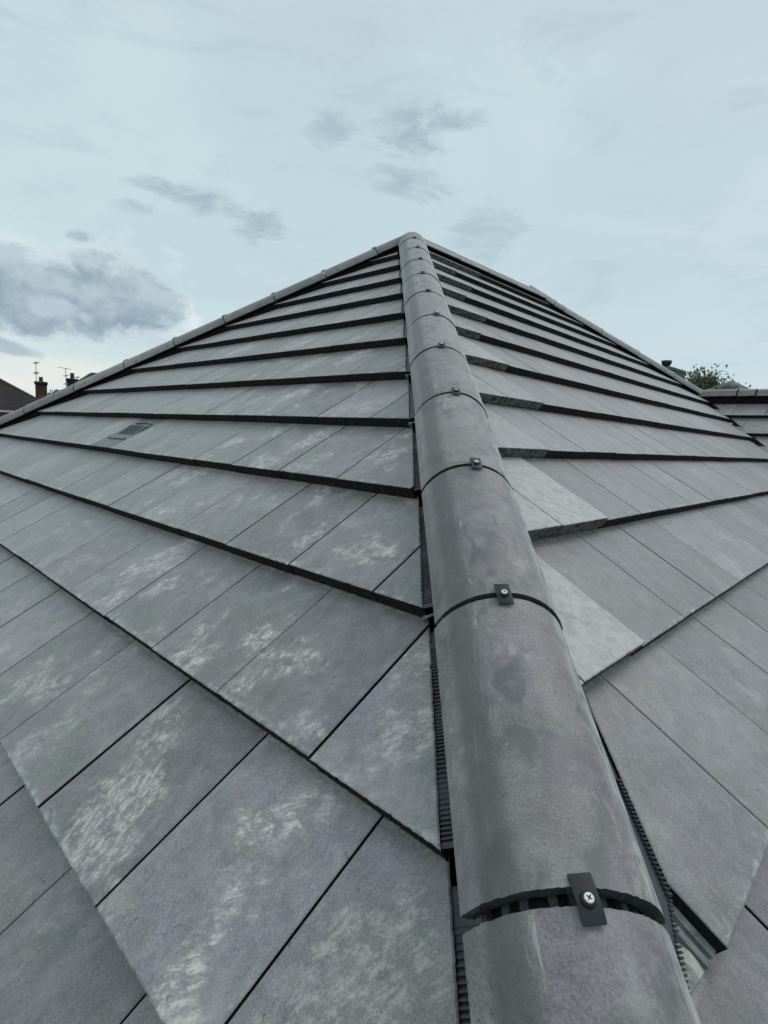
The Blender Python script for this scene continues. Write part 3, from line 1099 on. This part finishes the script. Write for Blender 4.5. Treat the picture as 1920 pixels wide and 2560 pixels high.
for k, sb in rowsL:
    if sb > SE or sb < 0.5:
        continue
    mb = MB()
    sa, sz_ = sb - G + 0.006, sb - 0.018
    plain0 = sa + 0.035 if k < 5 else sz_
    # plain flap first, then the ribbed part
    st, rb = [sa, plain0], [0, 0]
    if k < 8:
        s_ = plain0 + .001
        while s_ < sz_ - .007:
            for a_, r_h in ((0.0, -.0035), (.0024, -.0035), (.0030, .001), (.0052, .001)):
                st.append(s_ + a_)
                rb.append(r_h)
            s_ += .0057 + .0007 * math.sin(s_ * 47 + k)
    st.append(sz_)
    rb.append(0)
    vs, nx_ = [], 5
    xs = [-0.125, -0.1245, -0.112, -0.097, -0.06]
    for j, s_ in enumerate(st):
        rib = rb[j]
        for i, x in enumerate(xs):
            hh = -0.016 if i == 0 else (-0.006 + rib * (0.75 + 0.35 * math.sin(s_ * 61 + k)) + 0.0012 * math.sin(s_ * 33 + 2 * k))
            hh += max(0, (x + 0.1)) * 0.35
            vs.append(surfL(x, sb, s_ + 0.693 * (-x - 0.100), hh))
    fs = []
    for j in range(len(st) - 1):
        for i in range(len(xs) - 1):
            a = j * nx_ + i
            fs.append((a, a + nx_, a + nx_ + 1, a + 1))
    mb.add(vs, fs)
    mb.build('hip_roll', M['roll2'], house)

# right of the centre hip: a flat black strip with a beaded edge
o, d, e, n = F_RIGHT


def surfR(x, sb, s_, hgt):
    e_ = -cp * s_ + x / q
    return o + d * s_ + e * e_ + n * (-BUTT * (sb - s_) / G + hgt)


for k, sb in rowsR:
    if sb > SE or sb < 0.5 or k == 1:
        continue
    mb = MB()
    sa, sz_ = sb - G + 0.012, sb - 0.006
    xr = 0.138
    for j in range(40):
        a0_, a1_ = sa + (sz_ - sa) * j / 40, sa + (sz_ - sa) * (j + 1) / 40
        mb.add([surfR(0.07, sb, a0_, .016), surfR(xr, sb, a0_, .003 if k > 1 else -.010), surfR(xr, sb, a1_, .003 if k > 1 else -.010), surfR(0.07, sb, a1_, .016)], [(0, 1, 2, 3)])
    mb.build('hip_roll', M['roll'], house)

# bottom right tile: exposed side lock, sawn batten and mortar dabs
sb1 = NR
tiles_r1 = [T for T in TILES if T['slope'] == 'right' and T['key'] == 1 and T['i'] == -1]
if tiles_r1:
    el_ = tiles_r1[0]['ea']
    mbf = MB()
    for (ea, eb, hh) in ((-.012, .004, -.020), (-.022, -.012, -.026), (-.032, -.022, -.020)):
        c = (surfR(0, sb1, sb1 - .17, 0))
        p = o + d * (sb1 - .168) + e * (el_ + (ea + eb) / 2) + n * (-BUTT * .168 / G + hh - .006)
        mbf.box(p, e * ((eb - ea) / 2), (d - n * (BUTT / G) * -1).normalized() * .165, n * .008)
    mbf.build('side_lock', M['flange'], house)['label'] = 'exposed side lock of the lowest right-hand tile'
    rr = random.Random(5)
    mbf = MB()
    # ragged mortar wedge
    steps = 18
    vs = []
    for j in range(steps + 1):
        s_ = sb1 - .20 + .195 * j / steps
        for (ea, hh) in ((-.082, -.060), (-.078, -.034), (-.056, -.020), (-.034, -.024), (-.030, -.050)):
            vs.append(o + d * (s_ + rr.uniform(-.002, .002)) + e * (el_ + ea + rr.uniform(-.004, .004)) + n * (-BUTT * (sb1 - s_) / G + hh + rr.uniform(-.003, .003)))
    fs = [(j * 5 + i, j * 5 + i + 1, (j + 1) * 5 + i + 1, (j + 1) * 5 + i) for j in range(steps) for i in range(4)]
    fs.append(tuple(steps * 5 + i for i in range(5)))
    mbf.add(vs, fs)
    mbf.build('mortar_bed', M['mortar'], house)['label'] = 'whitish mortar under the lowest right-hand tile'
    # roll beside it: flat down to where the uncut edge leaves the hip, beaded at its lower end
    mb = MB()
    s_x = (0.194 / q - el_) / cp
    for j in range(40):
        a0_, a1_ = sb1 - G + (s_x - sb1 + G) * j / 40, sb1 - G + (s_x - sb1 + G) * (j + 1) / 40
        mb.add([surfR(0.07, sb1, a0_, .016), surfR(0.203, sb1, a0_, -.009), surfR(0.203, sb1, a1_, -.009), surfR(0.07, sb1, a1_, .016)], [(0, 1, 2, 3)])
    for j in range(26):
        a0_ = s_x - .002 - j * .0050
        mb.box(surfR(0.184, sb1, a0_, -.002), V((.0032, 0, 0)), d * .0016, n * .003)
    for j in range(24):
        a0_ = s_x + (sb1 - s_x) * j / 24
        a1_ = s_x + (sb1 - s_x) * (j + 1) / 24
        x0_, x1_ = .186 - .045 * j / 24, .186 - .045 * (j + 1) / 24
        mb.add([surfR(0.07, sb1, a0_, .014), surfR(x0_, sb1, a0_, -.006), surfR(x1_, sb1, a1_, -.006), surfR(0.07, sb1, a1_, .014)], [(0, 1, 2, 3)])
        mb.box(surfR(x0_, sb1, a0_, -.005), V((.0026, 0, 0)), d * .0014, n * .0026)
    mb.build('hip_roll', M['roll'], house)

# small bright metal eaves clips poking out at cut tiles beside the hip
o, d, e, n = F_LEFT
for k in (6, 5, 3):
    sb = NL - (k - 1) * G
    c = surfL(-0.116, sb, sb + .004, -.016)
    mb = MB()
    mb.box(c, V((.013, .006, .004)), d * .004, n * .0012)
    mb.box(c + V((-.010, -.004, 0)) + n * -.008, V((.003, .002, 0)), d * .003, n * .009)
    mb.build('tile_clip', M['clip_metal'], house)

# valley trough
mb = MB()
for s_ in range(14):
    ya = J.y - s_ * .4
    zf = lambda y: Z0 - sh_ * TJ - (J.y - y) * math.tan(PIT) * q
    yb = ya - .4
    mb.add([(3.52, ya, zf(ya) - .035), (3.55, ya, zf(ya) - .052), (3.60, ya, zf(ya) - .02), (3.60, yb, zf(yb) - .02), (3.55, yb, zf(yb) - .052), (3.52, yb, zf(yb) - .035)],
           [(0, 5, 4, 1), (1, 4, 3, 2)])
mb.build('valley_trough', M['void'], house)

# little white offcut lying on the wing
ow, dw, ew, nw = F_WING
mb = MB()
mb.box(ow + dw * .60 + ew * .46 + nw * .006, ew * .022, dw * .010, nw * .006)
offc = mb.build('offcut', M['render'])
tag(offc, 'small white offcut lying on the wing tiles next to the valley', 'offcut')

# ------------------------------------------------------------------ walls, soffit, gutters under the roof
EZ = Z0 - SE * sp_
dl, dr = V((-q, -q, 0)), V((q, -q, 0))


def rect_walls(a0, a1, b0, b1, z1, inset=.35):
    mb = MB()
    a0 += inset; a1 -= inset; b0 += inset; b1 -= inset
    P = [dl * a0 + dr * b0, dl * a1 + dr * b0, dl * a1 + dr * b1, dl * a0 + dr * b1]
    vs = [V((p.x, p.y, 0)) for p in P] + [V((p.x, p.y, z1)) for p in P]
    fs = [(i, (i + 1) % 4, 4 + (i + 1) % 4, 4 + i) for i in range(4)] + [(4, 5, 6, 7)]
    mb.add(vs, fs)
    return mb.build('wall', M['wall'], house)


rect_walls(-LR - DC, DC, -DC, DC, EZ - .12)
aJ = (V((J.x, J.y, 0))).dot(dl)
bJ = (V((J.x, J.y, 0))).dot(dr)
rect_walls(aJ - SW * cp, aJ + SW * cp, DC - .8, bJ + wing_len, EZ - .13)


def gutter(P, Q):
    mb = MB()
    dv = (Q - P).normalized()
    sd_ = V((dv.y, -dv.x, 0))
    L = (Q - P).length / 2
    mid = (P + Q) / 2
    mb.box(mid + V((0, 0, -.07)), dv * L, sd_ * .012, V((0, 0, .075)))
    mb.box(mid + sd_ * .06 + V((0, 0, -.09)), dv * L, sd_ * .05, V((0, 0, .008)))
    mb.box(mid + sd_ * .115 + V((0, 0, -.055)), dv * L, sd_ * .004, V((0, 0, .04)))
    return mb.build('gutter', M['gutter'], house)


cn = lambda a, b: V((0, 0, EZ - .02)) + dl * a + dr * b
gutter(cn(DC, -DC), cn(DC, DC))
gutter(cn(DC, DC), cn(aJ + SW * cp, DC))

exec_bg = True


# ------------------------------------------------------------------ background
def at(azd, eld, dist):
    a = R(azd)
    return V((cam_pos.x + math.sin(a) * dist, cam_pos.y + math.cos(a) * dist, cam_pos.z + math.tan(R(eld)) * dist))


def hip_house(name, label, centre, ang, hx, hy, eave, ridge, mroof, mcap, mwall, group='houses seen beyond the roof', overhang=.35, courses=22, cap_r=.11, mend=None):
    """rectangular house with hipped roof; hx along the ridge"""
    root = empty(name, (centre[0], centre[1], 0), label, 'house', group)
    root.rotation_euler = (0, 0, 0)
    X = V((math.cos(ang), math.sin(ang), 0))
    Y = V((-X.y, X.x, 0))
    C0 = V((centre[0], centre[1], 0))
    rl = hx - hy
    T = [C0 + X * rl + V((0, 0, ridge)), C0 - X * rl + V((0, 0, ridge))]
    E = [C0 + X * (hx * a) + Y * (hy * b) + V((0, 0, eave)) for a, b in ((1, -1), (1, 1), (-1, 1), (-1, -1))]
    faces = [((T[0], T[0]), (E[0], E[1])), ((T[0], T[1]), (E[1], E[2])), ((T[1], T[1]), (E[2], E[3])), ((T[1], T[0]), (E[3], E[0]))]
    for fi, (tt, ee) in enumerate(faces):
        mb = MB()
        nrm = (ee[1] - ee[0]).cross((tt[0] + tt[1]) / 2 - ee[0]).normalized()
        if nrm.z < 0:
            nrm = -nrm
        for c in range(courses):
            a, b = c / courses, (c + 1) / courses
            p0, p1 = ee[0].lerp(tt[0], a), ee[1].lerp(tt[1], a)
            p2, p3 = ee[1].lerp(tt[1], b), ee[0].lerp(tt[0], b)
            st = nrm * .03
            mb.add([p0 + st, p1 + st, p2, p3, p0 - nrm * .02, p1 - nrm * .02], [(0, 1, 2, 3), (0, 4, 5, 1)])
        mb.build('roof_slope', (mend or mroof) if fi in (0, 1) else mroof, root)
    for a, b in ((T[0], T[1]), (T[0], E[0]), (T[0], E[1]), (T[1], E[2]), (T[1], E[3])):
        L = (b - a).length
        nseg = max(1, int(L / .45))
        mb = MB()
        if L < 0.1:
            continue
        for k in range(nseg):
            p, q_ = a.lerp(b, k / nseg), a.lerp(b, (k + .94) / nseg)
            mb.tube(p + V((0, 0, .012)), q_ + V((0, 0, .02)), cap_r * .94, cap_r, 8, smooth=True)
        ob = mb.build('ridge_tiles', mcap, root)
        ob['kind'] = 'stuff'
    mb = MB()
    P = [C0 + X * ((hx - overhang) * a) + Y * ((hy - overhang) * b) for a, b in ((1, -1), (1, 1), (-1, 1), (-1, -1))]
    vs = [V((p.x, p.y, 0)) for p in P] + [V((p.x, p.y, eave - .05)) for p in P]
    mb.add(vs, [(i, (i + 1) % 4, 4 + (i + 1) % 4, 4 + i) for i in range(4)])
    mb.build('wall', mwall, root)
    mb = MB()
    for i in range(4):
        a, b = E[i], E[(i + 1) % 4]
        dv = (b - a)
        mb.box((a + b) / 2 + V((0, 0, -.10)), dv / 2, dv.normalized().cross(V((0, 0, 1))) * .05, V((0, 0, .09)))
    mb.build('fascia', M['render'], root)
    for sgn, hgt in ((-1, 1.5), (-1, 4.3), (1, 1.5), (1, 4.3)):
        if hgt > eave - 1:
            continue
        for u in (-.55, 0, .55):
            w = C0 + X * (hx * u) + Y * sgn * (hy - overhang + .01)
            mb = MB()
            mb.box(w + V((0, 0, hgt)), X * .75, Y * .03, V((0, 0, .6)))
            fr = mb.build('window', M['render'], root)
            mb = MB()
            mb.box(w + V((0, 0, hgt)) + Y * sgn * .02, X * .68, Y * .02, V((0, 0, .53)))
            mb.build('pane', M['gutter'], fr)
    return root


def chimney(name, label, top, wx, h, brick, pots, pot_h, ang=0.0, collar=True, pot_r=.14):
    """brick stack whose top centre is `top`"""
    root = empty(name, (top.x, top.y, top.z - h), label, 'chimney', 'chimneys on the skyline')
    X = V((math.cos(ang), math.sin(ang), 0)); Y = V((-X.y, X.x, 0)); Zv = V((0, 0, 1))
    mb = MB()
    z = top.z - h
    while z < top.z - .45:
        mb.box((top.x, top.y, z + .035), X * (wx / 2), Y * (wx * .35), Zv * .033)
        mb.box((top.x, top.y, z + .072), X * (wx / 2 - .008), Y * (wx * .35 - .008), Zv * .006)
        z += .075
    mb.build('stack', brick, root)
    mb = MB()
    for k, gr in enumerate((.0, .05, .09, .05)):
        mb.box((top.x, top.y, top.z - .42 + k * .11), X * (wx / 2 + gr), Y * (wx * .35 + gr), Zv * .052)
    mb.build('corbel', M['soot'], root)
    for k in range(pots):
        px = (k - (pots - 1) / 2) * wx * .42
        mb = MB()
        c = top + X * px
        mb.tube(c, c + Zv * pot_h, pot_r, pot_r * .8, 12)
        mb.tube(c + Zv * (pot_h * .86), c + Zv * pot_h, pot_r * 1.02, pot_r * 1.02, 12)
        mb.build('chimney_pot', M['pot'], root)
    return root


def aerial(label, base, h, levels):
    root = empty('tv_aerial', base, label, 'aerial', 'television aerials on the skyline')
    mb = MB()
    mb.tube(base, base + V((0, 0, h)), .03, n=6)
    mb.build('mast', M['aerial'], root)
    for (zf, L, a, els) in levels:
        mb = MB()
        c = base + V((0, 0, h * zf))
        D_ = V((math.cos(a), math.sin(a), -.12)).normalized()
        Y_ = V((-D_.y, D_.x, 0)).normalized()
        mb.tube(c - D_ * L * .75, c + D_ * L * .5, .022, n=6)
        for j in range(els):
            p = c + D_ * (-L * .75 + L * 1.2 * j / max(1, els - 1))
            mb.tube(p - Y_ * .22, p + Y_ * .22, .012, n=5)
        mb.build('aerial_array', M['aerial'], root)
    return root


# left: old brick houses about 65 m away
ctr = at(-38.6, 0, 65.0)
hip_house('brick_house', 'old house with brown tiled hipped roof at the far left edge', (ctr.x, ctr.y), R(38.6), 10.3, 4.6, cam_pos.z + .65, cam_pos.z + 3.6,
          M['old_tile'], M['old_ridge'], M['wall'], mend=M['old_moss'], cap_r=.16)
ctr = at(-24.6, 0, 62.0)
hip_house('brick_house', 'old house with dark roof just showing over the left hip', (ctr.x, ctr.y), R(26), 7.0, 4.8, cam_pos.z + .5, cam_pos.z + 4.6,
          M['old_moss'], M['old_ridge'], M['wall'], cap_r=.14)
tp = at(-30.5, 3.25, 66)
chimney('chimney', 'red brick chimney with sooty top, left one of the two on the skyline', tp, 1.0, 4.2, M['chim'], 1, .42, R(30), pot_r=.2)
aerial('tall television aerial left of the red brick chimney', at(-30.84, 2.9, 65.6), 2.2, ((.97, .7, 2.4, 6), (.52, .9, 2.2, 7), (.12, .55, 2.6, 5)))
tp = at(-28.13, 3.72, 64)
chimney('chimney', 'dark chimney with one pot standing behind the left hip', tp, .95, 3.4, M['soot'], 1, .52, R(30), pot_r=.2)
aerial('small television aerial beside the dark chimney', at(-28.62, 2.6, 63.6), 2.2, ((.98, .9, .2, 5), (.66, .5, 2.6, 4), (.3, .7, 2.3, 5)))
aerial('stubby aerial right of the dark chimney pot', at(-27.75, 3.3, 63.6), .65, ((.95, .45, 2.3, 4),))


def leaf_tree(name, label, base, height, crown, n_clump, n_leaf, leaf, seed, lm, cat='tree', spiky=False):
    """trunk with limbs, crown of many small leaf faces grouped in clumps"""
    rr = random.Random(seed)
    root = empty(name, base, label, cat, 'trees beyond the roof')
    mb = MB()
    ctop = base + V((0, 0, height - crown[2] * .9))
    mb.tube(base, ctop, height * .03, height * .016, 8)
    tips = []
    for k in range(n_clump):
        while True:
            p = V((rr.uniform(-1, 1), rr.uniform(-1, 1), rr.uniform(-1, 1)))
            if p.length < 1:
                break
        p = V((p.x * crown[0], p.y * crown[1], p.z * crown[2])) + base + V((0, 0, height - crown[2]))
        tips.append(p)
        if k % 3 == 0:
            mb.tube(ctop, p, height * .008, height * .002, 5)
    mb.build('trunk', M['bark'], root)
    mb = MB()
    for p in tips:
        rad = rr.uniform(.5, 1.1) * crown[0] * .27
        for _ in range(n_leaf):
            dv = V((rr.gauss(0, 1), rr.gauss(0, 1), rr.gauss(0, 1) * (1.5 if spiky else .8))) * rad * .5
            c = p + dv
            a = V((rr.gauss(0, 1), rr.gauss(0, 1), rr.gauss(0, 1) + (1.6 if spiky else 0))).normalized()
            b = a.orthogonal().normalized()
            b.rotate(Matrix.Rotation(rr.uniform(0, 6.28), 3, a))
            s_ = leaf * rr.uniform(.6, 1.3)
            mb.add([c - a * s_, c + b * s_ * .42, c + a * s_, c - b * s_ * .42], [(0, 1, 2, 3)])
    ob = mb.build('crown', lm, root)
    return root


# greenery between the chimneys
b = at(-29.6, 0, 58)
leaf_tree('garden_tree', 'distant pale green tree between the two chimneys', V((b.x, b.y, 0)), cam_pos.z + 2.65, (1.5, 1.5, 1.6), 26, 120, .13, 3, M['leaf'])
b = at(-33.6, 0, 50)
leaf_tree('garden_tree', 'low green tree in front of the brown tiled house', V((b.x, b.y, 0)), cam_pos.z + .15, (1.9, 1.9, 1.3), 26, 110, .13, 9, M['leaf'])

# right: tree and hipped roof beyond the wing
b = at(29.7, 0, 26)
leaf_tree('bushy_tree', 'green tree with loose upright twigs above the right hand hip', V((b.x, b.y, 0)), cam_pos.z + 2.98, (1.6, 1.6, 1.15), 100, 240, .075, 21, M['leaf'], spiky=True)
apx = at(32.45, 6.25, 19)
root = hip_house('neighbouring_house', 'pale grey hipped roof peeping over the wing ridge beside the tree', (apx.x, apx.y), R(40), 4.05, 4.0, apx.z - 2.6, apx.z - .1,
                 M['far_tile'], M['far_cap'], M['render'], cap_r=.12, courses=16)
# mossy stack with black cowl
tp = at(28.05, 7.15, 17.5)
root = empty('chimney', (tp.x, tp.y, 0), 'mossy stack with a black cowl just above the right hand hip', 'chimney', 'chimneys on the skyline')
mb = MB()
X = V((math.cos(R(-28)), math.sin(R(-28)), 0)); Y = V((-X.y, X.x, 0))
for k in range(30):
    wv_ = .21 + .004 * math.sin(k * 2.1)
    mb.box((tp.x, tp.y, tp.z - .06 - k * .1), X * wv_, Y * .2, V((0, 0, .046)))
mb.build('stack', M['moss'], root)
mb = MB()
cc = tp + V((0, 0, 0))
vs = [cc + X * (-.24) + Y * s_ * .22 + V((0, 0, .14)) for s_ in (-1, 1)] + [cc + X * .24 + Y * s_ * .22 + V((0, 0, -.02)) for s_ in (-1, 1)]
vs += [p - V((0, 0, .07)) for p in vs]
mb.add(vs, [(0, 2, 3, 1), (0, 1, 5, 4), (2, 6, 7, 3), (0, 4, 6, 2), (1, 3, 7, 5), (4, 5, 7, 6)])
mb.build('flaunching', M['moss'], root)
mb = MB()
pc = at(27.17, 7.35, 17.5)
mb.tube(pc - V((0, 0, .5)), pc + V((0, 0, .06)), .07, .08, 14)
mb.tube(pc + V((0, 0, .06)), pc + V((0, 0, .17)), .08, .13, 14)
mb.tube(pc + V((0, 0, .17)), pc + V((0, 0, .23)), .135, .135, 14)
mb.build('cowl', M['black'], root)
